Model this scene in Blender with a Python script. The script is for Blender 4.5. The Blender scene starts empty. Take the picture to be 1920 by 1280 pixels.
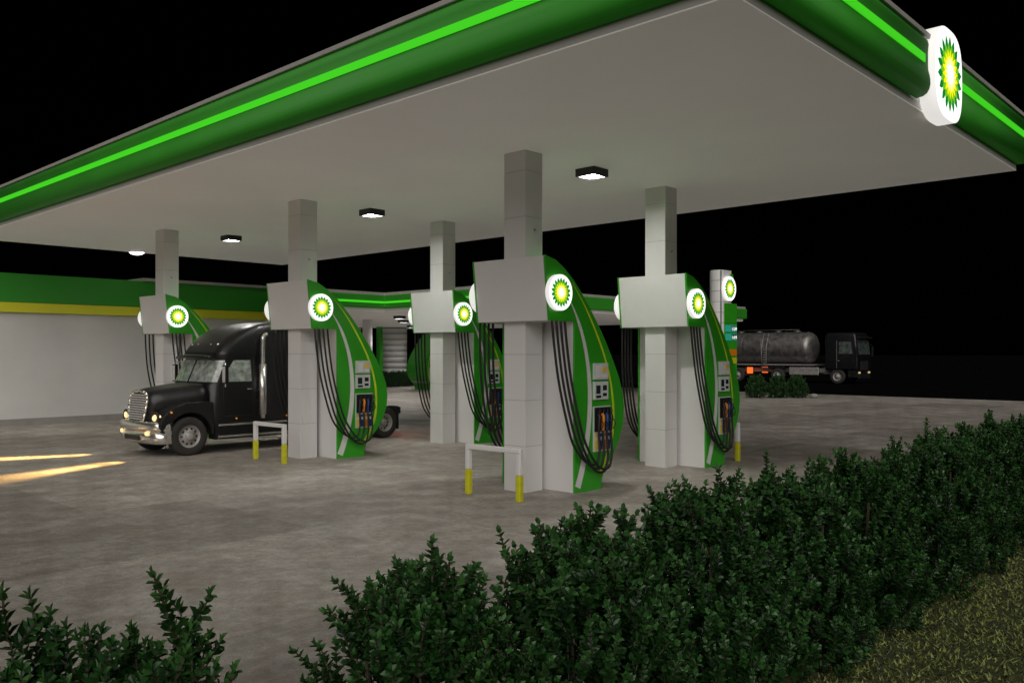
import bpy, math, random
from math import sin, cos, pi, radians
from mathutils import Vector, Matrix
random.seed(7)
S = bpy.context.scene
COL = S.collection
S.view_settings.view_transform = 'Standard'
S.view_settings.look = 'None'
S.view_settings.exposure = 0

# ---------------------------------------------------------------- materials
def new_mat(name):
    m = bpy.data.materials.new(name); m.use_nodes = True
    return m, m.node_tree.nodes, m.node_tree.links, m.node_tree.nodes['Principled BSDF']

def paint(name, col, rough=0.5, metal=0.0, var=0.12, scale=3.0, bump=0.0, bscale=40.0, emit=None, es=0.0, coat=0.0):
    m, n, l, b = new_mat(name)
    tc = n.new('ShaderNodeTexCoord')
    nz = n.new('ShaderNodeTexNoise'); nz.inputs['Scale'].default_value = scale; nz.inputs['Detail'].default_value = 6
    l.new(tc.outputs['Object'], nz.inputs['Vector'])
    rp = n.new('ShaderNodeValToRGB')
    rp.color_ramp.elements[0].position = 0.3; rp.color_ramp.elements[1].position = 0.7
    rp.color_ramp.elements[0].color = [c*(1-var) for c in col]+[1]
    rp.color_ramp.elements[1].color = [min(1, c*(1+var*0.6)) for c in col]+[1]
    l.new(nz.outputs['Fac'], rp.inputs['Fac']); l.new(rp.outputs['Color'], b.inputs['Base Color'])
    mr = n.new('ShaderNodeMapRange'); mr.inputs['To Min'].default_value = max(0.02, rough*0.8); mr.inputs['To Max'].default_value = min(1, rough*1.25)
    l.new(nz.outputs['Fac'], mr.inputs['Value']); l.new(mr.outputs['Result'], b.inputs['Roughness'])
    b.inputs['Metallic'].default_value = metal
    b.inputs['Coat Weight'].default_value = coat
    if bump:
        n2 = n.new('ShaderNodeTexNoise'); n2.inputs['Scale'].default_value = bscale; n2.inputs['Detail'].default_value = 8
        l.new(tc.outputs['Object'], n2.inputs['Vector'])
        bp = n.new('ShaderNodeBump'); bp.inputs['Strength'].default_value = bump; bp.inputs['Distance'].default_value = 0.02
        l.new(n2.outputs['Fac'], bp.inputs['Height']); l.new(bp.outputs['Normal'], b.inputs['Normal'])
    if emit:
        b.inputs['Emission Color'].default_value = list(emit)+[1]; b.inputs['Emission Strength'].default_value = es
    return m

def glow(name, col, s):
    m, n, l, b = new_mat(name)
    b.inputs['Base Color'].default_value = [c*0.5 for c in col]+[1]
    b.inputs['Emission Color'].default_value = list(col)+[1]
    b.inputs['Emission Strength'].default_value = s
    b.inputs['Roughness'].default_value = 0.5
    return m

M = {}
M['soffit'] = paint('soffit_glow_paint', (0.80,0.77,0.73), 0.6, var=0.04, scale=0.4, emit=(1,0.94,0.87), es=0.07)  # slight emission added as fill to lift the soffit, which is no lamp
M['lip'] = paint('lip_paint', (0.55,0.53,0.50), 0.6, var=0.06, scale=0.6)
M['white'] = paint('white_cladding', (0.76,0.745,0.73), 0.42, var=0.03, scale=0.8)
M['wall'] = paint('wall_render', (0.66,0.65,0.63), 0.7, var=0.10, scale=0.5, bump=0.1, bscale=60)
M['seam'] = paint('seam_dark', (0.25,0.25,0.25), 0.7)
M['trim'] = paint('grey_trim', (0.40,0.38,0.35), 0.6, var=0.08)
M['green'] = paint('green_panel', (0.035,0.37,0.016), 0.33, var=0.08, scale=1.2, coat=0.15)
M['fgreen'] = paint('green_fascia_glow', (0.026,0.23,0.012), 0.65, var=0.10, scale=0.8, emit=(0.02,0.30,0.008), es=0.06)  # faint green self-glow added to brighten the panels; only the strips are lamps
M['sgreen'] = paint('green_band', (0.03,0.29,0.02), 0.5, var=0.04, scale=0.8)
M['yellow'] = paint('yellow_paint', (0.62,0.60,0.02), 0.45, var=0.15, scale=9)
M['yband'] = paint('yellow_band_paint', (0.72,0.72,0.03), 0.5, var=0.03, scale=0.6)
M['lime'] = paint('lime_stripe', (0.60,0.78,0.03), 0.4)
M['stripglow'] = glow('green_light_strip', (0.05,0.60,0.014), 0.9)
M['lampglow'] = glow('lamp_panel', (1.0,0.98,0.95), 260)
M['domeglow'] = glow('dome_lamp', (1.0,0.98,0.95), 4)
M['black'] = paint('black_plastic', (0.015,0.015,0.016), 0.4)
M['rubber'] = paint('black_rubber', (0.012,0.012,0.012), 0.55)
M['tyre'] = paint('tyre_rubber', (0.032,0.029,0.027), 0.85, bump=0.3)
M['chrome'] = paint('chrome', (0.85,0.83,0.80), 0.24, metal=0.9, var=0.1, scale=12)
M['steel'] = paint('brushed_steel', (0.30,0.285,0.27), 0.42, metal=0.75, var=0.45, scale=2.5)
M['darksteel'] = paint('tank_band_steel', (0.18,0.17,0.16), 0.45, metal=0.6, var=0.3)
M['rim'] = paint('wheel_rim', (0.40,0.38,0.36), 0.5, metal=0.4, var=0.3, scale=5)
M['truckblack'] = paint('truck_black', (0.008,0.008,0.009), 0.38, var=0.5, scale=8, coat=0.12, bump=0.05, bscale=12)
M['shade'] = paint('windscreen_shade', (0.36,0.40,0.36), 0.12, var=0.55, scale=7, coat=1.0)
M['shade2'] = paint('dusty_glass', (0.08,0.10,0.09), 0.2, var=0.6, scale=4, coat=0.5)
M['frame'] = paint('dark_frame', (0.02,0.02,0.02), 0.6)
M['head'] = glow('headlamp', (1.0,0.74,0.36), 1.2)
M['headdim'] = glow('headlamp_dim', (1.0,0.74,0.36), 0.5)
M['amber'] = glow('amber_lamp', (1.0,0.35,0.04), 0.5)
M['red'] = glow('tail_lamp', (1.0,0.06,0.02), 5.0)
M['redor'] = glow('side_marker_lamp', (1.0,0.14,0.02), 1.2)
M['logow'] = glow('emblem_white', (1.0,1.0,0.97), 1.15)
M['logodg'] = glow('emblem_green', (0.0,0.22,0.03), 0.85)
M['logolg'] = glow('emblem_light_green', (0.17,0.55,0.01), 0.9)
M['logoy'] = glow('emblem_yellow', (1.0,0.85,0.0), 0.95)
M['logopy'] = glow('emblem_pale', (1.0,1.0,0.45), 1.1)
M['signside'] = glow('sign_side', (1.0,0.97,0.93), 0.7)
M['disp'] = paint('display_panel', (0.50,0.51,0.50), 0.35, emit=(0.8,0.85,0.8), es=0.05)
M['screen'] = paint('screen', (0.02,0.03,0.03), 0.1)
M['blue'] = paint('blue_label', (0.01,0.06,0.22), 0.4)
M['orange'] = paint('orange_label', (0.75,0.22,0.01), 0.4)
M['cream'] = paint('yellow_label', (0.85,0.62,0.12), 0.4)
M['teal'] = glow('teal_price_panel', (0.02,0.30,0.22), 0.6)
M['text'] = glow('white_lettering', (0.9,1.0,0.95), 1.2)
M['stone'] = paint('pale_stone', (0.30,0.28,0.26), 0.8, bump=0.5, bscale=6)

def concrete():
    m, n, l, b = new_mat('concrete')
    tc = n.new('ShaderNodeTexCoord')
    def noise(s, d=8, r=0.6, dist=0.0):
        x = n.new('ShaderNodeTexNoise'); x.inputs['Scale'].default_value = s; x.inputs['Detail'].default_value = d
        x.inputs['Roughness'].default_value = r; x.inputs['Distortion'].default_value = dist
        l.new(tc.outputs['Object'], x.inputs['Vector']); return x
    br = n.new('ShaderNodeTexBrick'); br.offset = 0.5
    br.inputs['Scale'].default_value = 1.0; br.inputs['Brick Width'].default_value = 3.6; br.inputs['Row Height'].default_value = 3.6
    br.inputs['Mortar Size'].default_value = 0.008; br.inputs['Mortar Smooth'].default_value = 1.0
    br.inputs['Color1'].default_value = (0.325,0.304,0.276,1); br.inputs['Color2'].default_value = (0.485,0.460,0.425,1); br.inputs['Mortar'].default_value = (0.33,0.31,0.28,1)
    l.new(tc.outputs['Object'], br.inputs['Vector'])
    n1 = noise(0.30, 8, 0.65, 0.2); n2 = noise(1.9, 12, 0.75, 0.1); n3 = noise(42, 4, 0.7); n4 = noise(8, 8, 0.85); n5 = noise(0.9, 12, 0.8, 0.0)
    def ramp(src, a, c0, bb, c1, tint=0.97):
        r = n.new('ShaderNodeValToRGB'); r.color_ramp.elements[0].position = a; r.color_ramp.elements[1].position = bb
        r.color_ramp.elements[0].color = (c0,c0*(1+tint)/2,c0*tint,1); r.color_ramp.elements[1].color = (c1,c1,c1,1)
        l.new(src.outputs['Fac'], r.inputs['Fac']); return r
    cur = br.outputs['Color']
    for src, a, c0, bb, c1, tt_ in ((n1,0.35,0.82,0.65,1.10,.97),(n2,0.36,0.72,0.60,1.12,.94),(n5,0.44,0.78,0.58,1.06,.92),(n4,0.35,0.76,0.62,1.12,.97),(n3,0.3,0.80,0.7,1.15,.97)):
        r = ramp(src, a, c0, bb, c1, tt_)
        mx = n.new('ShaderNodeMix'); mx.data_type = 'RGBA'; mx.blend_type = 'MULTIPLY'; mx.inputs['Factor'].default_value = 1
        l.new(cur, mx.inputs['A']); l.new(r.outputs['Color'], mx.inputs['B']); cur = mx.outputs['Result']
    l.new(cur, b.inputs['Base Color'])
    mr = n.new('ShaderNodeMapRange'); mr.inputs['To Min'].default_value = 0.45; mr.inputs['To Max'].default_value = 0.8
    l.new(n2.outputs['Fac'], mr.inputs['Value']); l.new(mr.outputs['Result'], b.inputs['Roughness'])
    bp = n.new('ShaderNodeBump'); bp.inputs['Strength'].default_value = 0.3; bp.inputs['Distance'].default_value = 0.01
    l.new(n3.outputs['Fac'], bp.inputs['Height']); l.new(bp.outputs['Normal'], b.inputs['Normal'])
    return m
M['concrete'] = concrete()
M['asphalt'] = paint('asphalt', (0.005,0.005,0.005), 1.0, var=0.5, scale=1, bump=0.3)
M['asphalt'].node_tree.nodes['Principled BSDF'].inputs['Specular IOR Level'].default_value = 0.0
M['soil'] = paint('lawn_soil', (0.045,0.055,0.015), 0.95, var=0.85, scale=16, bump=0.6, bscale=30)

def leafmat(name, c0, c1, rough=0.4, scale=9):
    m, n, l, b = new_mat(name)
    tc = n.new('ShaderNodeTexCoord'); nz = n.new('ShaderNodeTexNoise'); nz.inputs['Scale'].default_value = scale; nz.inputs['Detail'].default_value = 3
    l.new(tc.outputs['Object'], nz.inputs['Vector'])
    rp = n.new('ShaderNodeValToRGB'); rp.color_ramp.elements[0].position = 0.36; rp.color_ramp.elements[1].position = 0.66
    rp.color_ramp.elements[0].color = list(c0)+[1]; rp.color_ramp.elements[1].color = list(c1)+[1]
    l.new(nz.outputs['Fac'], rp.inputs['Fac']); l.new(rp.outputs['Color'], b.inputs['Base Color'])
    b.inputs['Roughness'].default_value = rough
    return m
M['leaf'] = leafmat('hedge_leaf', (0.008,0.036,0.008), (0.026,0.092,0.017))
M['leafnew'] = leafmat('hedge_leaf_young', (0.022,0.080,0.018), (0.050,0.145,0.030))
M['bark'] = paint('twig_bark', (0.05,0.04,0.025), 0.8)
M['blade'] = leafmat('grass_blade', (0.015,0.03,0.006), (0.30,0.34,0.08), 0.6, 20)

# ---------------------------------------------------------------- mesh helper
import bmesh
class MB:
    def __init__(s): s.v=[]; s.f=[]; s.m=[]; s.sm=[]
    def add(s, vs, fs, mi=0, smooth=False):
        o=len(s.v); s.v += [tuple(p) for p in vs]
        for f in fs: s.f.append([i+o for i in f]); s.m.append(mi); s.sm.append(smooth)
    def box(s, x0,x1,y0,y1,z0,z1, mi=0):
        s.add([(x0,y0,z0),(x1,y0,z0),(x1,y1,z0),(x0,y1,z0),(x0,y0,z1),(x1,y0,z1),(x1,y1,z1),(x0,y1,z1)],
              [(0,3,2,1),(4,5,6,7),(0,1,5,4),(1,2,6,5),(2,3,7,6),(3,0,4,7)], mi)
    def prism(s, poly, a, b, axis='y', mi=0, smooth=False):
        def P(p,t):
            return (p[0],t,p[1]) if axis=='y' else ((t,p[0],p[1]) if axis=='x' else (p[0],p[1],t))
        n=len(poly); vs=[P(p,a) for p in poly]+[P(p,b) for p in poly]
        s.add(vs, [list(range(n)), list(range(2*n-1,n-1,-1))], mi)
        o=len(s.v)-2*n
        for i in range(n):
            j=(i+1)%n; s.f.append([o+i,o+n+i,o+n+j,o+j]); s.m.append(mi); s.sm.append(smooth)
    def loft(s, secs, mi=0, closed=True, cap=True, smooth=True):
        n=len(secs[0]); vs=[p for q in secs for p in q]; fs=[]
        for k in range(len(secs)-1):
            for i in range(n if closed else n-1):
                j=(i+1)%n; fs.append((k*n+i,k*n+j,(k+1)*n+j,(k+1)*n+i))
        s.add(vs, fs, mi, smooth)
        if cap and closed:
            s.add(secs[0],[list(range(n-1,-1,-1))],mi); s.add(secs[-1],[list(range(n))],mi)
    def cyl(s, c, r, h, axis='z', n=24, mi=0, r2=None):
        r2 = r if r2 is None else r2
        def ring(t, rr):
            o=[]
            for i in range(n):
                a=2*pi*i/n; p,q=rr*cos(a),rr*sin(a)
                o.append({'z':(c[0]+p,c[1]+q,c[2]+t),'y':(c[0]+p,c[1]+t,c[2]+q),'x':(c[0]+t,c[1]+p,c[2]+q)}[axis])
            return o
        s.loft([ring(0,r),ring(h,r2)], mi)
    def tube(s, pts, r, n=8, mi=0, sub=6):
        P=[Vector(p) for p in pts]
        if sub>1 and len(P)>2:
            Q=[]
            for i in range(len(P)-1):
                p0=P[max(i-1,0)];p1=P[i];p2=P[i+1];p3=P[min(i+2,len(P)-1)]
                for k in range(sub):
                    t=k/sub
                    Q.append(0.5*((2*p1)+(p2-p0)*t+(2*p0-5*p1+4*p2-p3)*t*t+(3*p1-p0-3*p2+p3)*t**3))
            Q.append(P[-1]); P=Q
        secs=[]; up=None
        for i,p in enumerate(P):
            d=(P[min(i+1,len(P)-1)]-P[max(i-1,0)]).normalized()
            if up is None:
                up = d.orthogonal().normalized()
            else:
                up = (up-d*up.dot(d)).normalized()
            w=d.cross(up)
            secs.append([p+up*(r*cos(2*pi*k/n))+w*(r*sin(2*pi*k/n)) for k in range(n)])
        s.loft(secs, mi)
    def lathe(s, prof, axis='y', c=(0,0,0), n=32, mi=0):
        secs=[]
        for i in range(n+1):
            a=2*pi*i/n
            row=[]
            for (rr,t) in prof:
                p,q=rr*cos(a),rr*sin(a)
                row.append((c[0]+p,c[1]+t,c[2]+q) if axis=='y' else (c[0]+t,c[1]+p,c[2]+q))
            secs.append(row)
        s.loft(secs, mi, closed=False, cap=False)
    def obj(s, name, mats, parent=None, loc=(0,0,0), rot=0, bevel=0, fix=True):
        me=bpy.data.meshes.new(name); me.from_pydata(s.v,[],s.f)
        for m in (mats if isinstance(mats,(list,tuple)) else [mats]): me.materials.append(M[m])
        me.polygons.foreach_set('material_index', s.m); me.polygons.foreach_set('use_smooth', s.sm)
        me.update()
        if fix:
            bm=bmesh.new(); bm.from_mesh(me); bmesh.ops.remove_doubles(bm,verts=bm.verts,dist=1e-5)
            bmesh.ops.recalc_face_normals(bm,faces=bm.faces); bm.to_mesh(me); bm.free()
        o=bpy.data.objects.new(name,me); COL.objects.link(o); o.location=loc; o.rotation_euler=(0,0,rot)
        if parent: o.parent=parent
        if bevel:
            b=o.modifiers.new('edge','BEVEL'); b.width=bevel; b.segments=2; b.limit_method='ANGLE'; b.angle_limit=radians(40)
        return o

def empty(name, loc=(0,0,0), rot=0, label=None, cat=None, group=None):
    e=bpy.data.objects.new(name,None); COL.objects.link(e); e.location=loc; e.rotation_euler=(0,0,rot); e.empty_display_size=0.2
    tag(e,label,cat,group); return e
def tag(e,label=None,cat=None,group=None,kind=None):
    if label: e['label']=label
    if cat: e['category']=cat
    if group: e['group']=group
    if kind: e['kind']=kind
def dup(o, loc, rot=0, label=None, parent=None):
    c=o.copy(); COL.objects.link(c)
    if parent is None: c.location=loc; c.rotation_euler=(0,0,rot)
    else: c.parent=parent
    for ch in list(o.children): dup(ch, None, 0, None, c)
    if label: c['label']=label
    return c

# ---------------------------------------------------------------- emblem
def emblem(name, R, t, parent, c, side, disc=True, mats=('logow','logodg','logolg','logoy','logopy','signside')):
    mb=MB(); n=18
    cx,cy,cz=c
    if disc:
        mb.cyl((cx,cy,cz),R,t*side,'y',40,5)
        pts=[(cx+R*cos(2*pi*i/40),cy+side*(t+0.002),cz+R*sin(2*pi*i/40)) for i in range(40)]
        mb.add(pts,[list(range(40))],0)
    else:
        t=0
    k=R
    layers=[(1,0.86,0.73,0.56,0),(2,0.70,0.58,0.42,10),(3,0.56,0.44,0.30,0),(4,0.40,0.30,0.19,10),(0,0.26,0.18,0.10,0)]
    for li,(mi,tip,sh,val,off) in enumerate(layers):
        pts=[]
        for i in range(n):
            a=radians(off+i*360/n)
            for rr,da in ((val,-10),(sh,-6.5),(tip,0),(sh,6.5)):
                aa=a+radians(da); pts.append((cx+k*rr*sin(aa), cy+side*(t+0.005+0.003*li), cz+k*rr*cos(aa)))
        ctr=(cx,cy+side*(t+0.005+0.003*li),cz); N=len(pts)
        mb.add([ctr]+pts,[(0,1+i,1+(i+1)%N) for i in range(N)],mi)
    return mb.obj(name,list(mats),parent,fix=False)

# ---------------------------------------------------------------- ground
mb=MB(); mb.add([(-600,-600,0),(900,-600,0),(900,900,0),(-600,900,0)],[(0,1,2,3)]); g=mb.obj('ground','asphalt'); tag(g,kind='structure')
mb=MB(); mb.add([(-25,3.9,0.004),(52,3.9,0.004),(52,62,0.004),(-25,62,0.004)],[(0,1,2,3)]); g=mb.obj('pavement','concrete'); tag(g,kind='structure')
mb=MB(); mb.add([(-25,-25,0.008),(60,-25,0.008),(60,3.85,0.008),(-25,3.85,0.008)],[(0,1,2,3)]); g=mb.obj('lawn','soil'); tag(g,kind='structure')
mb=MB(); mb.box(-25,52,3.78,3.92,0.0,0.06); g=mb.obj('kerb','trim',bevel=0.01); tag(g,kind='structure')

def grass():
    mb=MB(); rnd=random.Random(3)
    for i in range(60000):
        x=4.5+16*rnd.random()**1.4; y=-1.5+4.4*rnd.random()
        h=rnd.uniform(0.015,0.045); a=rnd.random()*6.283; w=rnd.uniform(0.006,0.012)
        dx,dy=cos(a)*w,sin(a)*w; lx,ly=rnd.gauss(0,0.028),rnd.gauss(0,0.028)
        mb.v += [(x-dx,y-dy,0.008),(x+dx,y+dy,0.008),(x+lx,y+ly,0.008+h)]
        o=len(mb.v)-3; mb.f.append((o,o+1,o+2))
    mb.m=[0]*len(mb.f); mb.sm=[False]*len(mb.f)
    o=mb.obj('grass','blade',fix=False); tag(o,'short sparse yellow-green grass blades on the lawn','grass',kind='stuff')
grass()

# ---------------------------------------------------------------- main canopy
CX0,CX1,CY0,CY1=8.16,20.0,4.42,32.2
ZS=6.36
can=empty('forecourt_canopy',(CX0,CY0,0),0,'large flat canopy, white soffit, green lit fascia, above pumps','canopy')
W,D=CX1-CX0,CY1-CY0
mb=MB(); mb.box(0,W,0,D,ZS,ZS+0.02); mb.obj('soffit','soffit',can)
mb=MB(); mb.box(0.0,W,0.0,D,ZS+0.022,ZS+0.13); mb.obj('soffit_edge','lip',can,bevel=0.01)
mb=MB(); mb.box(0.03,W-0.03,0.03,D-0.03,ZS+0.132,ZS+1.03); mb.obj('roof_core','trim',can)
mb=MB(); mb.box(-0.18,W+0.18,-0.18,D+0.05,ZS+1.05,ZS+1.13); mb.obj('roof_trim','trim',can,bevel=0.01)
prof=[(0.02,0.135),(0.12,0.145),(0.18,0.18),(0.215,0.24),(0.23,0.31),(0.228,0.38),(0.218,0.45),(0.20,0.52),(0.195,0.60),(0.195,0.80),(0.20,0.86),(0.205,0.92),(0.19,0.98),(0.14,1.035),(0.02,1.04)]
SX0,SX1=13.78-CX0,15.22-CX0
for A,B in (((-1,-1,0,0),(-1,0,0,D)),((-1,-1,0,0),(0,-1,SX0,0)),((0,-1,SX1,0),(1,-1,W,0)),((1,-1,W,0),(1,0,W,D))):
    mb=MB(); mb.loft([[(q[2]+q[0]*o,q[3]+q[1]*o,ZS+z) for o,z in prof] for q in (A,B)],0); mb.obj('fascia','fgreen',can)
Z1,Z2=ZS+0.60,ZS+0.725
mb=MB(); mb.box(-0.217,-0.197,-0.1,D-0.2,Z1,Z2); mb.obj('light_strip','stripglow',can,bevel=0.006)
mb=MB(); mb.box(0.1,SX0-0.18,-0.217,-0.197,Z1,Z2); mb.obj('light_strip','stripglow',can,bevel=0.006)
mb=MB(); mb.box(SX1+0.15,W+0.1,-0.217,-0.197,Z1,Z2); mb.obj('light_strip','stripglow',can,bevel=0.006)
def superellipse(cx,cz,a,b,e=4.0,n=56):
    o=[]
    for i in range(n):
        t=2*pi*i/n; c,s_=cos(t),sin(t)
        o.append((cx+a*math.copysign(abs(c)**(2/e),c), cz+b*math.copysign(abs(s_)**(2/e),s_)))
    return o
sg=empty('emblem_sign',(14.56,CY0-0.02,ZS+0.62),0,'glowing white rounded sign with green and yellow sunburst','sign')
mb=MB(); mb.prism(superellipse(0,0,0.68,0.72,3.0),0.0,-0.25,'y',0,True); mb.obj('sign_box','signside',sg)
mb=MB(); se=superellipse(0,0,0.67,0.71,3.0); mb.add([(x,-0.253,z) for x,z in se],[list(range(len(se)))],0); mb.obj('sign_face','logow',sg,fix=False)
emblem('sunburst_emblem',0.71,0,sg,(0.0,-0.256,0.01),-1,disc=False)

# ceiling lamps
lampT=empty('ceiling_lamp',(13.9,10.75,ZS),0,'square black ceiling lamp glowing white under canopy','lamp','ceiling lamps under the canopy')
def frame_box(mb,s,z0,z1,t):
    mb.box(-s,s,-s,-s+t,z0,z1); mb.box(-s,s,s-t,s,z0,z1); mb.box(-s,-s+t,-s+t,s-t,z0,z1); mb.box(s-t,s,-s+t,s-t,z0,z1)
mb=MB(); frame_box(mb,0.24,-0.16,-0.001,0.05); mb.box(-0.19,0.19,-0.19,0.19,-0.06,-0.002); mb.obj('housing','black',lampT)
mb=MB(); mb.box(-0.185,0.185,-0.185,0.185,-0.12,-0.062); mb.obj('lamp_panel','lampglow',lampT)
for y in (18.05,25.4): dup(lampT,(13.9,y,ZS))
dl=empty('dome_lamp',(13.65,31.9,ZS),0,'round white glowing dome lamp at canopy edge','lamp')
mb=MB(); mb.lathe([(0.0,-0.13),(0.1,-0.12),(0.2,-0.09),(0.27,-0.03)],'y',n=24)
mb.v=[(x,z,y) for x,y,z in mb.v]; mb.obj('lamp_shade','domeglow',dl)
mb=MB(); mb.cyl((0,0,-0.03),0.28,0.03); mb.obj('base','trim',dl)

# ---------------------------------------------------------------- columns
colT=empty('support_column',(11.7,10.6,0),0,'square white panelled steel column holding up the canopy','column','columns carrying the canopy')
mb=MB(); mb.box(0.006,0.476,0.006,0.534,0,ZS-0.002); mb.obj('core','seam',colT)
mb=MB(); z=0.0
while z<ZS-0.01:
    z1=min(z+0.855,ZS-0.004); mb.box(0,0.482,0,0.54,z+0.003,z1-0.003); z=z+0.855
mb.obj('cladding','white',colT,bevel=0.003)
mb=MB(); mb.cyl((0.25,-0.03,4.9),0.02,0.03,'y',10); mb.obj('bolt','trim',colT)
PY=(9.9,17.33,24.76)
for ix,x in enumerate((11.7,16.4)):
    for iy,y in enumerate(PY):
        if ix==0 and iy==0: continue
        dup(colT,(x,y+0.7,0))

# ---------------------------------------------------------------- pump
TW=1.85
pump=empty('fuel_pump',(11.45,9.9,0),0,'tall white and green leaf-shaped fuel pump with hanging black hoses','fuel pump','fuel pumps on the forecourt')
curve=[(0,4.34),(0.30,4.27),(0.57,4.12),(0.82,3.93),(1.04,3.72),(1.29,3.45),(1.54,3.15),(1.80,2.80),(2.03,2.45),(2.22,2.12),(2.35,1.80),(2.40,1.5),(2.36,1.2),(2.25,0.93),(2.08,0.68),(1.88,0.48),(1.72,0.30),(1.66,0.15),(1.66,0.0)]
leaf=curve+[(0.84,0.0),(0.84,3.17),(0.12,3.17)]
inner=[(0.0,4.33)]+[(x-0.06,z-0.06) for x,z in curve[1:-1]]+[(1.60,0.002),(0.85,0.002),(0.85,3.18),(0.12,3.18)]
mb=MB(); mb.prism(inner,0.05,TW-0.05,'y'); mb.obj('body','white',pump)
sh=[(x-0.01,z-0.01) for x,z in curve[1:-1]]+[(1.65,0.0)]; sh2=[(x-0.05,z-0.05) for x,z in curve[1:-1]]+[(1.61,0.0)]
mb=MB(); mb.prism(sh+sh2[::-1],0.046,TW-0.046,'y'); mb.obj('rear_shell','green',pump)
for side in (-1,1):
    def Y(o): return -o if side<0 else TW+o     # o outward from face plane
    mb=MB(); mb.prism(leaf,Y(-0.045),Y(0.0),'y'); mb.obj('side_panel','green',pump,bevel=0.006)
    def ribbon(pts,w0,w1,o,name,mat):
        P=[Vector((p[0],p[1])) for p in pts]; Q=[]
        for i in range(len(P)-1):
            p0=P[max(i-1,0)];p1=P[i];p2=P[i+1];p3=P[min(i+2,len(P)-1)]
            for k in range(5):
                t=k/5; Q.append(0.5*((2*p1)+(p2-p0)*t+(2*p0-5*p1+4*p2-p3)*t*t+(3*p1-p0-3*p2+p3)*t**3))
        Q.append(P[-1]); vs=[];N=len(Q)
        for i,p in enumerate(Q):
            d=(Q[min(i+1,N-1)]-Q[max(i-1,0)]).normalized(); nn=Vector((-d.y,d.x)); f=i/(N-1)
            w=(w0+(w1-w0)*f)*min(1,0.15+5*f)
            vs.append((p.x+nn.x*w,Y(o),p.y+nn.y*w)); vs.append((p.x-nn.x*w,Y(o),p.y-nn.y*w))
        mb=MB(); mb.add(vs,[(2*i,2*i+1,2*i+3,2*i+2) for i in range(N-1)]); mb.obj(name,mat,pump)
    ribbon([(0.66,3.60),(0.90,3.25),(1.09,2.85),(1.22,2.4),(1.28,1.9),(1.27,1.4),(1.19,0.9),(1.06,0.45),(0.92,0.10)],0.03,0.085,0.004,'white_stripe','white')
    ribbon([(0.75,3.90),(1.15,3.45),(1.50,2.95),(1.78,2.45),(1.96,1.95),(2.03,1.45),(1.99,1.0),(1.84,0.65),(1.62,0.32)],0.018,0.042,0.004,'yellow_stripe','lime')
    emblem('sunburst_emblem',0.325,0.09,pump,(0.33,Y(0.0),3.68),side)
    def bx(mb,x0,x1,o0,o1,z0,z1,mi=0): mb.box(x0,x1,min(Y(o0),Y(o1)),max(Y(o0),Y(o1)),z0,z1,mi)
    mb=MB(); bx(mb,1.38,1.80,-0.001,0.05,2.09,2.40); bx(mb,1.38,1.80,-0.001,0.05,1.71,2.05)
    bx(mb,1.42,1.58,0.05,0.056,2.12,2.36,3); bx(mb,1.61,1.76,0.05,0.056,2.22,2.33,2); bx(mb,1.61,1.76,0.05,0.056,2.13,2.19,3)
    bx(mb,1.42,1.55,0.05,0.056,1.82,1.98,1); bx(mb,1.63,1.75,0.05,0.056,1.88,1.98,1); bx(mb,1.63,1.75,0.05,0.056,1.77,1.83,1); bx(mb,1.42,1.57,0.05,0.056,1.74,1.79,1)
    mb.obj('display',['disp','screen','cream','white'],pump)
    mb=MB(); bx(mb,1.38,1.90,-0.001,0.03,0.72,1.58,0)
    for k in range(4):
        x0=1.39+k*0.126
        bx(mb,x0,x0+0.115,0.03,0.045,1.10,1.56,1)
        bx(mb,x0,x0+0.115,0.03,0.036,0.75,1.06,(2,3,4,3)[k])
        bx(mb,x0+0.02,x0+0.095,0.036,0.038,0.93,1.0,5)
    mb.obj('nozzle_rack',['disp','black','cream','blue','orange','white'],pump)
    for k in range(4):
        xk=1.445+k*0.126; mb=MB(); c=(3,1,2,0)[k]
        yo=Y(0.10)
        mb.tube([(xk+0.02,Y(0.06),1.43),(xk+0.015,Y(0.10),1.38),(xk,yo,1.26),(xk-0.01,yo,1.12)],0.032,8,c,4)
        mb.tube([(xk+0.02,Y(0.05),1.40),(xk+0.06,Y(0.07),1.46),(xk+0.07,Y(0.06),1.53)],0.014,6,4,3)
        mb.tube([(xk+0.03,Y(0.12),1.34),(xk+0.055,Y(0.16),1.25),(xk+0.03,Y(0.13),1.14)],0.010,6,4,4)
        mb.obj('nozzle',['black','orange','blue','black','rubber'],pump)
        xa=0.20+k*0.12; low=(0.52,0.47,0.42,0.50)[k]-0.03*k
        xb=xk
        pts=[(xa,Y(-0.01),3.17),(xa+0.03,Y(0.02),2.7),(xa+0.10,Y(0.06),2.1),(xa+0.25,Y(0.10),1.45),(xa+0.45,Y(0.12),0.92),
             ((xa+xb)/2+0.18,Y(0.13),low+0.06),(xb-0.13,Y(0.14),low),(xb-0.03,Y(0.14),low+0.25),(xb-0.01,Y(0.12),0.85),(xb-0.01,Y(0.10),1.13)]
        mb=MB(); mb.tube(pts,0.023,8,0,6); mb.obj('hose','rubber',pump)
for k,(x,y) in enumerate([(16.15,9.9),(11.45,17.33),(16.15,17.33),(11.45,24.76),(16.15,24.76)]): dup(pump,(x,y,0))
dup(pump,(41.0,46.2,0),pi)

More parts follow.
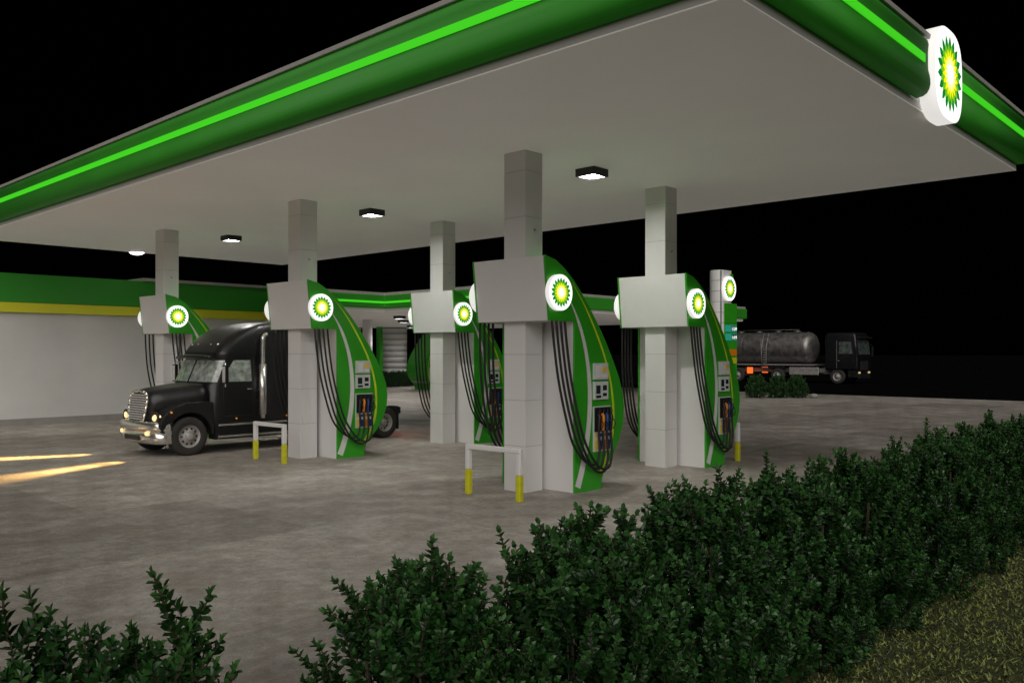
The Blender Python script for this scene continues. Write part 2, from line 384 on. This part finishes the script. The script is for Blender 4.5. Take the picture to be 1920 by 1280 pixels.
# ---------------------------------------------------------------- hoop barriers
hoop=empty('hoop_barrier',(10.92,10.03,0),0,'white and yellow steel hoop barrier guarding the pump','barrier','hoop barriers at the pumps')
for yb in (-0.055,1.215):
    mb=MB(); mb.box(-0.055,0.055,yb,yb+0.11,0,0.46); mb.obj('post_base','yellow',hoop,bevel=0.02)
mb=MB(); mb.box(-0.05,0.05,-0.05,0.05,0.46,0.84); mb.box(-0.05,0.05,1.22,1.32,0.46,0.84); mb.box(-0.05,0.05,-0.05,1.32,0.84,0.93); mb.obj('rail','white',hoop,bevel=0.02)
for p in ((10.92,17.5),(10.92,24.9),(18.62,10.0)): dup(hoop,(p[0],p[1],0))

# ---------------------------------------------------------------- shop and second canopy
shop=empty('shop_building',(-20,33.5,0),0,'long white shop building with green and yellow band','building')
mb=MB(); mb.box(0,40,0,14,0.25,5.2); mb.obj('wall','wall',shop)
mb=MB(); mb.box(-0.03,40.03,-0.04,14,0,0.25); mb.obj('plinth','stone',shop)
mb=MB(); mb.box(-0.1,40.05,-0.14,14,4.38,5.40); mb.obj('green_band','sgreen',shop,bevel=0.02)
mb=MB(); mb.box(-0.1,40.05,-0.12,14,4.03,4.378); mb.obj('yellow_band','yband',shop)
mb=MB(); mb.box(34.5,40.06,-0.2,14,5.402,5.52); mb.obj('roof_trim','trim',shop)

c2=empty('shop_canopy',(26.6,33.5,0),0,'lower far canopy with green lit fascia beside the shop','canopy')
poly=[(-6.5,0),(0,0),(0,-6.7),(24,-6.7),(24,22.5),(-6.5,22.5)]
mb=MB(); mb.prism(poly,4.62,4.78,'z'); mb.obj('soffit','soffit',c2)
def offs(d): return [(-6.5-0,0-d),(0-d,0-d),(0-d,-6.7-d),(24+d,-6.7-d),(24+d,22.5+d),(-6.5,22.5+d)]
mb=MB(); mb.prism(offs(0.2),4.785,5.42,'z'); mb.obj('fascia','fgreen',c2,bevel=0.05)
mb=MB(); mb.prism(offs(0.12),5.425,5.56,'z'); mb.obj('roof_trim','trim',c2)
mb=MB(); mb.box(-6.3,-0.25,-0.235,-0.202,5.02,5.12); mb.box(-0.235,-0.202,-6.8,-0.24,5.02,5.12); mb.obj('light_strip','stripglow',c2)
c2c=empty('canopy_column',(32,42,0),0,'white round column of the far canopy','column','columns of the far canopy')
mb=MB(); mb.cyl((0,0,0),0.3,4.618,'z',24); mb.obj('shaft','white',c2c)
mb=MB(); mb.cyl((0,0,0),0.36,0.25,'z',24); mb.obj('foot','trim',c2c)
dup(c2c,(38.5,33,0)); 
kiosk=empty('far_building',(33,57.5,0),0,'plain white low building beyond the far canopy','building')
mb=MB(); mb.box(0,10,0,4,0,4.5); mb.obj('wall','wall',kiosk)
mb=MB(); mb.box(-0.1,10.1,-0.1,4.1,4.502,4.6); mb.obj('roof','trim',kiosk)
drum=empty('panelled_drum',(43.3,53.3,0),0,'wide white cylindrical tower with horizontal panel seams','tower')
mb=MB(); z=0
while z<4.5:
    mb.cyl((0,0,z+0.01),0.98,0.43,'z',40); z+=0.45
mb.obj('cladding','white',drum)
mb=MB(); mb.cyl((0,0,0),0.96,4.6,'z',40); mb.obj('core','seam',drum)
mb=MB(); mb.box(-2.05,-1.75,-0.7,-0.3,0,4.6); mb.obj('green_post','green',drum)
for p in ((30,36.5),(34,41),(41,48.5)): dup(lampT,(p[0],p[1],4.62),0,'square black ceiling lamp glowing white under far canopy')

# ---------------------------------------------------------------- wheels
def wheel(name,parent,x,y,R,w,side,dual=False):
    e=bpy.data.objects.new(name,None); COL.objects.link(e); e.parent=parent; e.location=(x,y,R); e.empty_display_size=0.1
    s=side
    def prof(ps): return [(r,t*-s) for r,t in ps]
    mb=MB(); mb.lathe(prof([(R*0.58,0.02),(R*0.62,0.0),(R*0.9,0.0),(R*0.98,0.03),(R,0.06),(R,w-0.06),(R*0.98,w-0.03),(R*0.9,w),(R*0.58,w)]),n=40)
    mb.obj('tyre','tyre',e)
    mb=MB(); d=0.09 if dual else 0.0
    mb.lathe(prof([(R*0.60,0.02),(R*0.56,0.015),(R*0.54,0.05+d),(R*0.44,0.07+d),(R*0.30,0.03+d),(R*0.22,0.01+d),(R*0.20,-0.04+d),(R*0.12,-0.06+d),(0.0,-0.06+d)]),n=40)
    for k in range(10):
        a=2*pi*k/10; mb.cyl((R*0.40*cos(a),(0.048+d)*-s,R*0.40*sin(a)),R*0.055,0.012*s,'y',8,1)
    for k in range(10):
        a=2*pi*(k+.5)/10; mb.cyl((R*0.26*cos(a),(0.02+d)*-s,R*0.26*sin(a)),R*0.028,0.03*s,'y',6,2)
    mb.obj('rim',['rim','black','chrome'],e)
    return e

# ---------------------------------------------------------------- semi truck
tr=empty('truck',(9.15,21.7,0),0,'black long-nosed semi tractor truck with chrome grille and lit headlights','truck')
lv=[(0.62,1.50,1.10),(0.9,1.48,1.13),(1.75,1.50,1.13),(1.80,1.54,1.12),(2.44,1.82,1.08),(2.52,1.76,1.09),(2.62,1.82,1.09),(2.82,1.96,1.08),(3.02,2.16,1.06),(3.20,2.43,1.04),(3.34,2.83,1.01),(3.44,3.38,0.98),(3.49,4.2,0.92)]
def plan(z,xf,hw,xb=5.2,rf=0.30,off=0.0):
    pts=[]
    xf-=off; hw+=off
    pts.append((xb,-hw,z)); pts.append((xf+rf+0.4,-hw,z))
    for k in range(9):
        a=pi/2*k/8; pts.append((xf+rf-rf*sin(a), -(hw-rf*1.2)-rf*1.2*cos(a), z))
    for t in (-0.5,0,0.5): pts.append((xf-0.05*(1-t*t*4*0.9), t*(hw-rf*1.2)*1.4, z))
    for k in range(8,-1,-1):
        a=pi/2*k/8; pts.append((xf+rf-rf*sin(a), (hw-rf*1.2)+rf*1.2*cos(a), z))
    pts.append((xf+rf+0.4,hw,z)); pts.append((xb,hw,z))
    return pts
mb=MB(); mb.loft([plan(z,xf,hw) for z,xf,hw in lv],0)
mb.obj('cab','truckblack',tr)
def at(z):
    for i in range(len(lv)-1):
        if lv[i][0]<=z<=lv[i+1][0]:
            t=(z-lv[i][0])/(lv[i+1][0]-lv[i][0]); return [lv[i][k]*(1-t)+lv[i+1][k]*t for k in (1,2)]
mb=MB(); secs=[]
for z in (1.84,1.98,2.12,2.26,2.40):
    xf,hw=at(z); p=plan(z,xf,hw,off=0.012); secs.append(p[4:-4])
mb.loft(secs,0,closed=False,cap=False); mb.obj('windscreen','shade',tr,fix=False)
mb=MB(); 
xf,hw=at(1.83); xg,hg=at(2.42)
mb.tube([(xf-0.075,0,1.83),(xg-0.075,0,2.42)],0.018,6,0,1); mb.tube([(xg-0.16,-0.95,2.47),(xg-0.30,0,2.50),(xg-0.16,0.95,2.47)],0.045,8,0,4); mb.obj('windscreen_pillar','truckblack',tr)
for sd in (-1,1):
    mb=MB(); o=0.012
    def yy(z): return sd*(at(z)[1]+o)
    mb.add([(1.96,yy(1.84),1.84),(2.70,yy(1.84),1.84),(2.68,yy(2.40),2.40),(2.20,yy(2.40),2.40),(2.02,yy(2.15),2.15)],[(0,1,2,3,4)])
    mb.obj('side_window','shade',tr)
    mb=MB(); ysurf=sd*1.135
    mb.tube([(1.90,ysurf,0.95),(1.90,ysurf,1.82)],0.008,4,0,1); mb.tube([(2.76,ysurf,0.95),(2.76,sd*1.10,2.42)],0.008,4,0,1); mb.tube([(1.90,ysurf,0.95),(2.76,ysurf,0.95)],0.008,4,0,1)
    mb.obj('door_seam','frame',tr)
    mb=MB(); mb.box(2.56,2.70,sd*1.14-0.015,sd*1.14+0.02,1.62,1.66); mb.obj('door_handle','chrome',tr)
    mb=MB(); ye=sd*1.22
    mb.cyl((2.98,ye,0.95),0.10,1.35,'z',16); mb.tube([(2.98,ye,0.85),(2.98,ye,2.75),(3.0,ye,3.02),(3.10,ye,3.10)],0.062,12,0,4)
    for k in range(5): mb.box(2.90,3.06,min(ye,ye-sd*0.1),max(ye,ye-sd*0.1),1.0+k*0.3,1.03+k*0.3)
    mb.obj('exhaust_stack','chrome',tr)
    mb=MB(); ym=sd*1.40
    mb.box(1.76,1.84,ym-0.09,ym+0.09,1.80,2.28,0); mb.box(1.842,1.85,ym-0.075,ym+0.075,1.83,2.25,1); mb.box(1.752,1.76,ym-0.075,ym+0.075,1.83,2.25,1); mb.tube([(1.9,sd*1.10,2.35),(1.80,ym,2.33),(1.80,ym,1.72),(1.9,sd*1.13,1.70)],0.02,6,1,1)
    mb.obj('mirror',['truckblack','chrome'],tr,bevel=0.012)
    arc=[(1.0+0.58*cos(a),0.50+0.58*sin(a)) for a in [pi*k/14 for k in range(15)]]
    poly=[(0.40,0.50),(0.24,0.62),(0.20,0.80),(0.26,0.98),(0.40,1.14),(0.62,1.27),(0.95,1.36),(1.30,1.38),(1.62,1.34),(1.66,0.50)]
    poly=poly+[(1.58,0.5)]+arc[1:-1]
    mb=MB(); a,b=(sd*1.13,sd*0.55); mb.prism(poly,a,b,'y'); mb.obj('fender','truckblack',tr,bevel=0.07)
    mb=MB(); mb.lathe([(0.0,0.14),(0.07,0.12),(0.11,0.06),(0.125,0.0)],'x',(0,0,0),20)
    mb.v=[(0.235-x*0.45+max(0,(sd*y))*0.5,sd*0.86+y*1.35,0.985+z*0.72+ (sd*y)*0.18) for x,y,z in mb.v]; mb.obj('headlight','head',tr)
    mb=MB(); mb.cyl((0.275,sd*0.86,0.985),0.15,-0.06,'x',20); mb.obj('headlight_bezel','frame',tr)
    mb=MB(); mb.cyl((0.07,sd*0.72,0.60),0.05,-0.03,'x',14); mb.obj('fog_lamp','head',tr)
    mb=MB(); mb.cyl((0.5,sd*1.13,1.12),0.025,sd*0.03,'y',10); mb.obj('side_marker','amber',tr)
    mb=MB(); mb.box(1.68,5.1,sd*1.12 if sd<0 else 0.75,-0.75 if sd<0 else 1.12,0.36,0.80,0); mb.box(1.75,5.05,min(sd*1.125,sd*1.145),max(sd*1.125,sd*1.145),0.40,0.455,1)
    mb.box(1.75,5.05,min(sd*1.125,sd*1.145),max(sd*1.125,sd*1.145),0.70,0.75,1)
    mb.obj('fuel_tank',['truckblack','chrome'],tr,bevel=0.03)
    mb=MB()
    for k in range(4): mb.cyl((2.25+0.75*k,sd*1.14,0.88),0.02,sd*0.02,'y',8)
    mb.obj('step_light','amber',tr)
    wheel('wheel',tr,1.0,sd*1.10,0.49,0.30,sd)
    for xx in (6.05,7.22): wheel('wheel',tr,xx,sd*1.12,0.47,0.52,sd,True)
    mb=MB(); mb.box(7.72,7.74,0.62 if sd>0 else -1.1,1.1 if sd>0 else -0.62,0.25,0.95); mb.obj('mud_flap','black',tr)
    mb=MB(); mb.box(7.86,7.9,sd*0.75-0.12,sd*0.75+0.12,0.80,0.90); mb.obj('tail_light','red',tr)
def hs(x,hw,zt,zb=0.85,r=0.25):
    pts=[(x,-hw,zb)]
    for k in range(7):
        a=pi/2*k/6; pts.append((x,-(hw-r)-r*cos(a),zt-r+r*sin(a)))
    pts.append((x,0,zt+0.03))
    for k in range(6,-1,-1):
        a=pi/2*k/6; pts.append((x,(hw-r)+r*cos(a),zt-r+r*sin(a)))
    pts.append((x,hw,zb)); return pts
mb=MB(); mb.loft([hs(0.20,0.52,1.50,r=0.26),hs(0.25,0.60,1.59,r=0.30),hs(0.34,0.66,1.645,r=0.32),hs(0.55,0.72,1.69,r=0.34),hs(0.9,0.82,1.735,r=0.34),hs(1.3,0.95,1.78,r=0.32),hs(1.56,1.02,1.80,r=0.30)],0); mb.obj('hood','truckblack',tr)
mb=MB()
def gw(z): return 0.40+0.10*min(1,(z-0.88)/0.4) if z<1.42 else 0.50-0.12*((z-1.42)/0.18)
gp=[(-0.40,0.86),(0.40,0.86),(0.47,1.08),(0.50,1.28),(0.50,1.42),(0.45,1.53),(0.33,1.60),(0,1.63),(-0.33,1.60),(-0.45,1.53),(-0.50,1.42),(-0.50,1.28),(-0.47,1.08)]
mb.prism(gp,0.13,0.20,'x',1)
for i in range(len(gp)):
    a=gp[i];b=gp[(i+1)%len(gp)]; mb.tube([(0.11,a[0],a[1]),(0.11,b[0],b[1])],0.036,8,0,1)
for k in range(11): zz=0.92+k*0.06; g_=gw(zz)-0.02; mb.box(0.085,0.12,-g_,g_,zz,zz+0.026,0)
for k in range(11): yk=-0.40+k*0.08; mb.box(0.095,0.118,yk-0.005,yk+0.005,0.95,1.54,0)
mb.v=[(x+(z-0.88)*0.13,y,z) for x,y,z in mb.v]
mb.obj('grille',['chrome','black'],tr)
def bpl(z,k,dx=0.0):
    outer=[(0.46,-1.15),(0.24,-1.12),(0.11,-0.95),(0.03,-0.55),(0,0),(0.03,0.55),(0.11,0.95),(0.24,1.12),(0.46,1.15)]
    o=[(x+dx,y*k,z) for x,y in outer]
    return o+[(x+0.12+dx,y*k*0.92,z) for x,y in outer][::-1]
mb=MB(); mb.loft([bpl(0.33,0.95,0.09),bpl(0.40,0.98,0.03),bpl(0.55,1.0,0.0),bpl(0.56,1.0,0.025),bpl(0.66,1.0,0.025),bpl(0.67,1.0,-0.01),bpl(0.82,0.99,0.0),bpl(0.88,0.97,0.05)],0); mb.obj('bumper','chrome',tr)
mb=MB(); mb.box(-0.008,0.05,-0.40,0.40,0.42,0.545); mb.obj('bumper_intake','black',tr)
mb=MB(); mb.box(0.4,7.85,-0.45,-0.35,0.55,0.80); mb.box(0.4,7.85,0.35,0.45,0.55,0.80); mb.box(7.8,7.86,-1.05,1.05,0.72,0.92)
mb.box(5.2,5.3,-0.4,0.4,0.6,1.0); mb.box(5.9,7.3,-0.7,0.7,0.80,0.98); mb.box(6.0,6.1,-0.9,0.9,.42,.52); mb.box(7.17,7.27,-0.9,0.9,.42,.52); mb.box(0.95,1.05,-0.9,0.9,.42,.52); mb.obj('chassis','black',tr)
mb=MB()
for k in range(5): mb.cyl((1.96,-0.7+0.35*k,2.78),0.03,0.06,'z',8)
mb.obj('roof_marker_light','chrome',tr)

def spot(loc,tgt,e,size,col,parent=None):
    ld=bpy.data.lights.new('headlamp_beam','SPOT'); ld.energy=e; ld.spot_size=radians(size); ld.spot_blend=1.0; ld.color=col; ld.shadow_soft_size=0.06
    o=bpy.data.objects.new('headlamp_beam',ld); COL.objects.link(o); o.location=loc
    d=Vector(tgt)-Vector(loc); o.rotation_euler=d.to_track_quat('-Z','Y').to_euler()
    if parent: o.parent=parent
for tgt,e,sz in (((-3.6,-2.1,0),3800,24),((-2.0,-1.5,0),1500,26),((-1.1,-1.15,0),420,36)): spot((-0.06,-0.86,0.80),tgt,e,sz,(1,0.60,0.20),tr)
for tgt,e,sz in (((-2.8,1.75,0),3800,24),((-1.7,1.35,0),1500,26),((-1.0,1.1,0),420,36)): spot((-0.06,0.86,0.80),tgt,e,sz,(1,0.60,0.20),tr)
ld=bpy.data.lights.new('tail_glow','POINT'); ld.energy=5; ld.color=(1,0.08,0.04); ld.shadow_soft_size=0.1
o=bpy.data.objects.new('tail_glow',ld); COL.objects.link(o); o.location=(8.05,-0.75,0.8); o.parent=tr

# ---------------------------------------------------------------- tanker
tk=empty('tanker_truck',(71.8,27.0,0),0,'dark cab tanker lorry with steel tank on dark road','truck')
def rr(x0,x1,y0,y1,z,r=0.15,n=5):
    o=[]
    for cx,cy,a0 in ((x1-r,y1-r,0),(x0+r,y1-r,pi/2),(x0+r,y0+r,pi),(x1-r,y0+r,1.5*pi)):
        for k in range(n+1):
            a=a0+pi/2*k/n; o.append((cx+r*cos(a),cy+r*sin(a),z))
    return o
mb=MB(); mb.loft([rr(-1.42,1.42,0.02,2.75,1.15),rr(-1.45,1.45,0.0,2.75,1.3),rr(-1.45,1.45,0.0,2.75,2.4),rr(-1.42,1.42,0.18,2.75,3.95),rr(-1.36,1.36,0.26,2.7,4.2,0.2),rr(-1.2,1.2,0.42,2.6,4.28,0.2)],0); mb.box(-1.40,1.40,0.02,0.82,0.55,1.148); mb.obj('cab','truckblack',tk)
mb=MB(); mb.add([(-1.25,-0.02,2.45),(1.25,-0.02,2.45),(1.20,0.13,3.75),(-1.20,0.13,3.75)],[(0,1,2,3)]); mb.obj('windscreen','shade2',tk)
mb=MB(); mb.box(-1.3,1.3,-0.18,0.12,3.78,3.92); mb.obj('sun_visor','black',tk)
for sd in (-1,1):
    mb=MB(); mb.add([(sd*1.47,0.40,2.5),(sd*1.47,1.55,2.5),(sd*1.445,1.55,3.5),(sd*1.445,0.54,3.5)],[(0,1,2,3)]); mb.obj('side_window','shade2',tk)
    mb=MB(); mb.box(sd*1.7-0.12,sd*1.7+0.12,-0.1,0.0,2.3,3.1); mb.tube([(sd*1.4,0.1,3.3),(sd*1.7,-0.05,3.2),(sd*1.7,-0.05,2.2)],0.02,6,0,1); mb.obj('mirror','black',tk)
    mb=MB(); mb.box(sd*1.05-0.16,sd*1.05+0.16,-0.03,0.05,0.88,1.02); mb.obj('headlight','headdim',tk)
    mb=MB(); mb.box(sd*1.46-0.01,sd*1.46+0.01,1.72,1.74,1.3,3.6); mb.box(sd*1.46-0.02,sd*1.46+0.02,1.5,1.65,1.9,1.95); mb.obj('door_seam','rim',tk)
    for yy_ in (1.7,7.0,10.8,12.2):
        e=wheel('wheel',tk,0,0,0.62,0.36,-1); e.location=(sd*1.42,yy_,0.62); e.rotation_euler=(0,0,-pi/2 if sd<0 else pi/2)
    mb=MB(); mb.box(min(sd*1.3,sd*1.42),max(sd*1.3,sd*1.42),3.3,5.9,0.70,1.35); mb.obj('side_locker','rim',tk,bevel=0.03)
    mb=MB(); mb.box(min(sd*1.0,sd*1.40),max(sd*1.0,sd*1.40),6.3,7.7,1.30,1.42); mb.obj('mudguard','black',tk)
    mb=MB(); mb.box(sd*1.44-0.02,sd*1.44+0.02,9.3,9.85,0.75,1.30); mb.obj('side_marker','redor',tk)
    mb=MB(); mb.box(sd*1.3-0.06,sd*1.3+0.06,13.3,13.36,1.0,1.2); mb.obj('tail_light','red',tk)
mb=MB(); mb.box(-1.25,1.25,-0.06,0.06,0.45,0.80); mb.box(-0.8,0.8,-0.02,0.05,1.15,1.9,1); mb.obj('bumper',['black','frame'],tk,bevel=0.03)
mb=MB(); mb.box(-0.5,-0.35,2.0,13.3,0.9,1.25); mb.box(0.35,0.5,2.0,13.3,0.9,1.25); mb.box(-1.35,1.35,13.2,13.3,0.9,1.25)
for y in (1.7,7.0,10.8,12.2): mb.box(-1.2,1.2,y-.06,y+.06,.54,.66)
mb.box(-1.4,1.4,3.8,12.8,1.50,1.60); mb.obj('chassis','rim',tk)
def ell(y,k):
    return [(1.42*k*cos(2*pi*i/36),y,3.02+1.36*k*sin(2*pi*i/36)) for i in range(36)]
mb=MB(); mb.loft([ell(4.1,0.35),ell(4.17,0.65),ell(4.35,0.88),ell(4.55,0.98),ell(4.8,1.0),ell(12.6,1.0),ell(12.9,0.95),ell(13.2,0.7)],0); mb.obj('tank','steel',tk)
for y in (4.8,6.7,8.6,10.5,12.6):
    mb=MB(); mb.tube([(1.43*cos(2*pi*i/36),y,3.02+1.37*sin(2*pi*i/36)) for i in range(37)],0.03,6,0,1); mb.obj('tank_band','darksteel',tk)
mb=MB(); mb.box(-0.35,0.35,5.4,11.5,4.38,4.42); 
for y in (5.8,7.6,9.4,11.2): mb.cyl((0,y,4.3),0.28,0.22,'z',16)
mb.tube([(-0.5,5.4,4.3),(-0.5,5.4,4.6),(-0.5,11.5,4.6),(-0.5,11.5,4.3)],0.025,6,0,1); mb.obj('walkway','darksteel',tk)
mb=MB()
for o_ in (0,0.45): mb.tube([(-1.45,8.0+o_,1.2),(-1.52,8.0+o_,3.0),(-1.0,8.0+o_,4.3)],0.03,6,0,1)
for k in range(8): mb.tube([(-1.5,8.0,1.3+k*0.22),(-1.5,8.45,1.3+k*0.22)],0.022,6,0,1)
mb.obj('ladder','rim',tk)

# ---------------------------------------------------------------- price totem
tt=empty('price_sign',(44.5,24.95,0),0,'tall white and green fuel price pylon with glowing emblem','sign')
def dpl(z,x1=1.2):
    o=[(x1,0.0,z),(x1,0.85,z)]
    for k in range(13):
        a=pi/2+pi*k/12; o.append((0.35+0.35*cos(a),0.425+0.425*sin(a),z))
    return o
mb=MB(); z=0
while z<7.3:
    z1=min(z+0.62,7.44); mb.loft([dpl(z+0.012),dpl(z1-0.012)],0,smooth=False); z+=0.62
mb.obj('pylon','white',tt)
mb=MB(); mb.box(0.1,1.18,0.06,0.79,0,7.4); mb.obj('core','seam',tt)
mb=MB(); mb.box(0.32,1.78,-0.05,0.90,4.35,5.50,0); mb.box(1.22,1.78,-0.05,0.9,0.0,4.34,0); mb.box(0.32,1.21,-0.05,-0.005,0.0,4.34,0); mb.obj('green_panel','green',tt,bevel=0.01)
mb=MB(); mb.box(0.40,1.72,-0.068,-0.052,3.82,4.22,0); mb.box(0.40,1.72,-0.068,-0.052,3.32,3.72,0)
mb.box(0.40,1.72,-0.068,-0.052,2.42,2.80,1); mb.box(0.40,1.72,-0.068,-0.052,1.95,2.30,2); mb.obj('price_panel',['teal','orange','yellow'],tt)
mb=MB(); mb.box(1.08,1.66,-0.075,-0.07,3.87,4.17,0); mb.box(1.08,1.66,-0.075,-0.07,3.37,3.67,0); mb.obj('price_window','black',tt)
emblem('sunburst_emblem',0.72,0.15,tt,(0.72,-0.02,6.35),-1)
mb=MB(); mb.cyl((1.15,-0.0,7.05),0.2,-0.06,'y',16); mb.obj('green_roundel','green',tt)
def text(s,loc,size,parent,mat='text',rz=0):
    cu=bpy.data.curves.new('lettering','FONT'); cu.body=s; cu.size=size; cu.extrude=0.004
    o=bpy.data.objects.new('lettering',cu); COL.objects.link(o)
    bpy.context.view_layer.update()
    me=bpy.data.meshes.new_from_object(o.evaluated_get(bpy.context.evaluated_depsgraph_get())); bpy.data.objects.remove(o)
    o=bpy.data.objects.new('lettering',me); COL.objects.link(o); o.rotation_euler=(pi/2,0,rz); o.location=loc; o.parent=parent
    me.materials.clear(); me.materials.append(M[mat])
text('1.539',(1.09,-0.085,3.91),0.27,tt); text('1.419',(1.09,-0.085,3.41),0.27,tt)

# ---------------------------------------------------------------- bushes
def leafverts(mb,p,d,up,ln,w,mi):
    d=d.normalized(); s=d.cross(up)
    if s.length<1e-3: s=d.orthogonal()
    s.normalize(); n=s.cross(d)
    o=len(mb.v)
    lift=w*0.35
    a=p; tip=p+d*ln-n*ln*0.12
    L1=p+d*ln*0.30+s*w*0.9+n*lift; L2=p+d*ln*0.74+s*w*0.85+n*lift*0.7
    R1=p+d*ln*0.30-s*w*0.9+n*lift; R2=p+d*ln*0.74-s*w*0.85+n*lift*0.7
    mb.v += [tuple(a),tuple(L1),tuple(L2),tuple(tip),tuple(R2),tuple(R1)]
    mb.f += [(o,o+1,o+2,o+3),(o,o+3,o+4,o+5)]; mb.m += [mi,mi]; mb.sm += [False,False]
def R_at(h,H):
    t=h/H
    pts=[(0,0.68),(0.2,0.76),(0.45,0.70),(0.7,0.54),(0.85,0.38),(1.0,0.12)]
    for i in range(len(pts)-1):
        if pts[i][0]<=t<=pts[i+1][0]:
            f=(t-pts[i][0])/(pts[i+1][0]-pts[i][0]); return pts[i][1]*(1-f)+pts[i+1][1]*f
    return 0.1
def bush_mesh(seed,H,twigs,leaders,ll=0.070,wk=0.40,rk=1.0):
    r=random.Random(seed); mb=MB()
    def twig(p0,d0,ln,step,thick=0.004):
        p=p0.copy(); d=d0.normalized(); pts=[p.copy()]; s=0; ga=r.random()*6
        while s<ln:
            d=(d+Vector((r.gauss(0,0.06),r.gauss(0,0.06),0.035))).normalized()
            p=p+d*step; s+=step; pts.append(p.copy())
            o1=d.orthogonal().normalized(); o2=d.cross(o1); f=s/ln
            ga+=1.571+r.gauss(0,0.25)
            size=ll*(1.0-0.35*f)*r.uniform(0.7,1.2)
            for q in (0,pi):
                out=o1*cos(ga+q)+o2*sin(ga+q)
                leafverts(mb,p,out*r.uniform(0.6,1.0)+d*r.uniform(0.4,0.9),d,size,size*wk,1 if f>0.75 and r.random()<0.6 else 0)
        leafverts(mb,p,d,d.orthogonal(),ll*0.8,ll*0.24,1); leafverts(mb,p,d+o1*0.4,d,ll*0.7,ll*0.22,1)
        mb.tube([tuple(q) for q in pts[::3]+[pts[-1]]],thick,3,2,1)
    for i in range(twigs):
        h=(0.03+0.88*r.random()**0.95)*H; a=r.random()*6.283; rad=R_at(h,H)*(r.uniform(0.3,0.95))*rk
        p=Vector((rad*cos(a),rad*sin(a),h)); out=Vector((cos(a),sin(a),0))
        d=out*r.uniform(0.1,0.75)+Vector((0,0,r.uniform(0.5,1.0)))+Vector((r.gauss(0,0.25),r.gauss(0,0.25),0))
        twig(p-d.normalized()*0.1,d,r.uniform(0.16,0.30),0.028)
    for i in range(leaders):
        a=r.random()*6.283; rad=r.uniform(0.05,0.40)*rk
        p=Vector((rad*cos(a),rad*sin(a),H*r.uniform(0.60,0.80))); d=Vector((cos(a)*r.uniform(-.1,0.35),sin(a)*r.uniform(-.1,0.35),1))
        L_=r.uniform(0.32,0.55); twig(p,d,L_,0.026,0.006)
        for j in range(6):
            q=p+d.normalized()*L_*r.uniform(0.1,0.75); b=r.random()*6.28
            twig(q,Vector((cos(b)*0.7,sin(b)*0.7,0.8)),r.uniform(0.08,0.22),0.026)
    for i in range(9):
        a=r.random()*6.283; x,y=cos(a)*0.12,sin(a)*0.12; rad=r.uniform(0.15,0.35)
        mb.tube([(x,y,0),(x*1.6,y*1.6,0.4),(rad*cos(a),rad*sin(a),0.9),(rad*1.1*cos(a),rad*1.1*sin(a),H*0.8)],0.012,5,2,3)
    me=bpy.data.meshes.new('bush'); me.from_pydata(mb.v,[],mb.f)
    for k in ('leaf','leafnew','bark'): me.materials.append(M[k])
    me.polygons.foreach_set('material_index',mb.m); me.update(); return me
bm_=[bush_mesh(11,1.48,620,14),bush_mesh(23,1.44,620,16),bush_mesh(37,1.50,620,14)]
loose=bush_mesh(64,1.40,330,13,0.070,0.40,1.05)
def place(me,x,y,rot,sc=(1,1,1),label='dense leafy green hedge bush with upright shoots',grp='hedge bushes beside the forecourt'):
    o=bpy.data.objects.new('hedge_bush',me); COL.objects.link(o); o.location=(x,y,0.008); o.rotation_euler=(0,0,rot); o.scale=sc
    tag(o,label,'bush',grp); return o
r=random.Random(9)
place(loose,1.30,3.22,2.2,(1,1,1.05),'sparse leafy green bush with separate upright shoots')
x=2.80; k=0
while x<22:
    place(bm_[k%3],x,3.24+r.uniform(-0.06,0.06),r.random()*6.28,(1.0,1.0,r.uniform(0.96,1.06))); x+=1.38; k+=1
small=bush_mesh(51,1.20,420,0,0.085,0.36,0.95)
for (x,y) in ((45.4,23.2),(46.2,22.3),(47.0,21.5)):
    place(small,x,y,r.random()*6,(0.92,0.92,1.05),'round clipped green bush by the price sign','bushes by the price sign')
for k in range(6): place(small,39.2+k*1.1,50.5+k*0.2,r.random()*6,(1.1,1.1,0.95),'low green bush beyond the far canopy','bushes beyond the far canopy')
def rock(x,y,s,seed):
    rr_=random.Random(seed); mb=MB(); secs=[]
    for i in range(7):
        a=pi*i/6; secs.append([(s*sin(a)*cos(2*pi*j/9)*rr_.uniform(.85,1.15),s*sin(a)*sin(2*pi*j/9)*rr_.uniform(.85,1.15),s*0.6*(1-cos(a))*0.9) for j in range(9)])
    mb.loft(secs,0); o=mb.obj('stone','stone',None,(x,y,-0.02)); tag(o,'rounded pale boulder on the ground by the bushes','stone')
rock(47.7,20.8,0.25,1)

# ---------------------------------------------------------------- world, moonlight, camera
w=bpy.data.worlds.new('World'); S.world=w; w.use_nodes=True
bg=w.node_tree.nodes['Background']
sky=w.node_tree.nodes.new('ShaderNodeTexSky'); sky.sky_type='NISHITA'; sky.sun_disc=False
sky.sun_elevation=radians(38); sky.sun_rotation=radians(225)
w.node_tree.links.new(sky.outputs['Color'],bg.inputs['Color']); bg.inputs['Strength'].default_value=0.00002
sd=bpy.data.lights.new('moonlight','SUN'); sd.energy=1.85; sd.angle=radians(60); sd.color=(1.0,0.965,0.92)
so=bpy.data.objects.new('moonlight',sd); COL.objects.link(so)
d=Vector((0.62,0.55,-0.62)); so.rotation_euler=d.to_track_quat('-Z','Y').to_euler()

cd=bpy.data.cameras.new('camera'); cam=bpy.data.objects.new('camera',cd); COL.objects.link(cam)
cam.location=(0,0,2.6); cam.rotation_euler=(pi/2,0,radians(-46.93)); cd.lens=29.96; cd.sensor_width=36; cd.shift_y=0.0109
cd.clip_start=0.05; cd.clip_end=3000
S.camera=cam
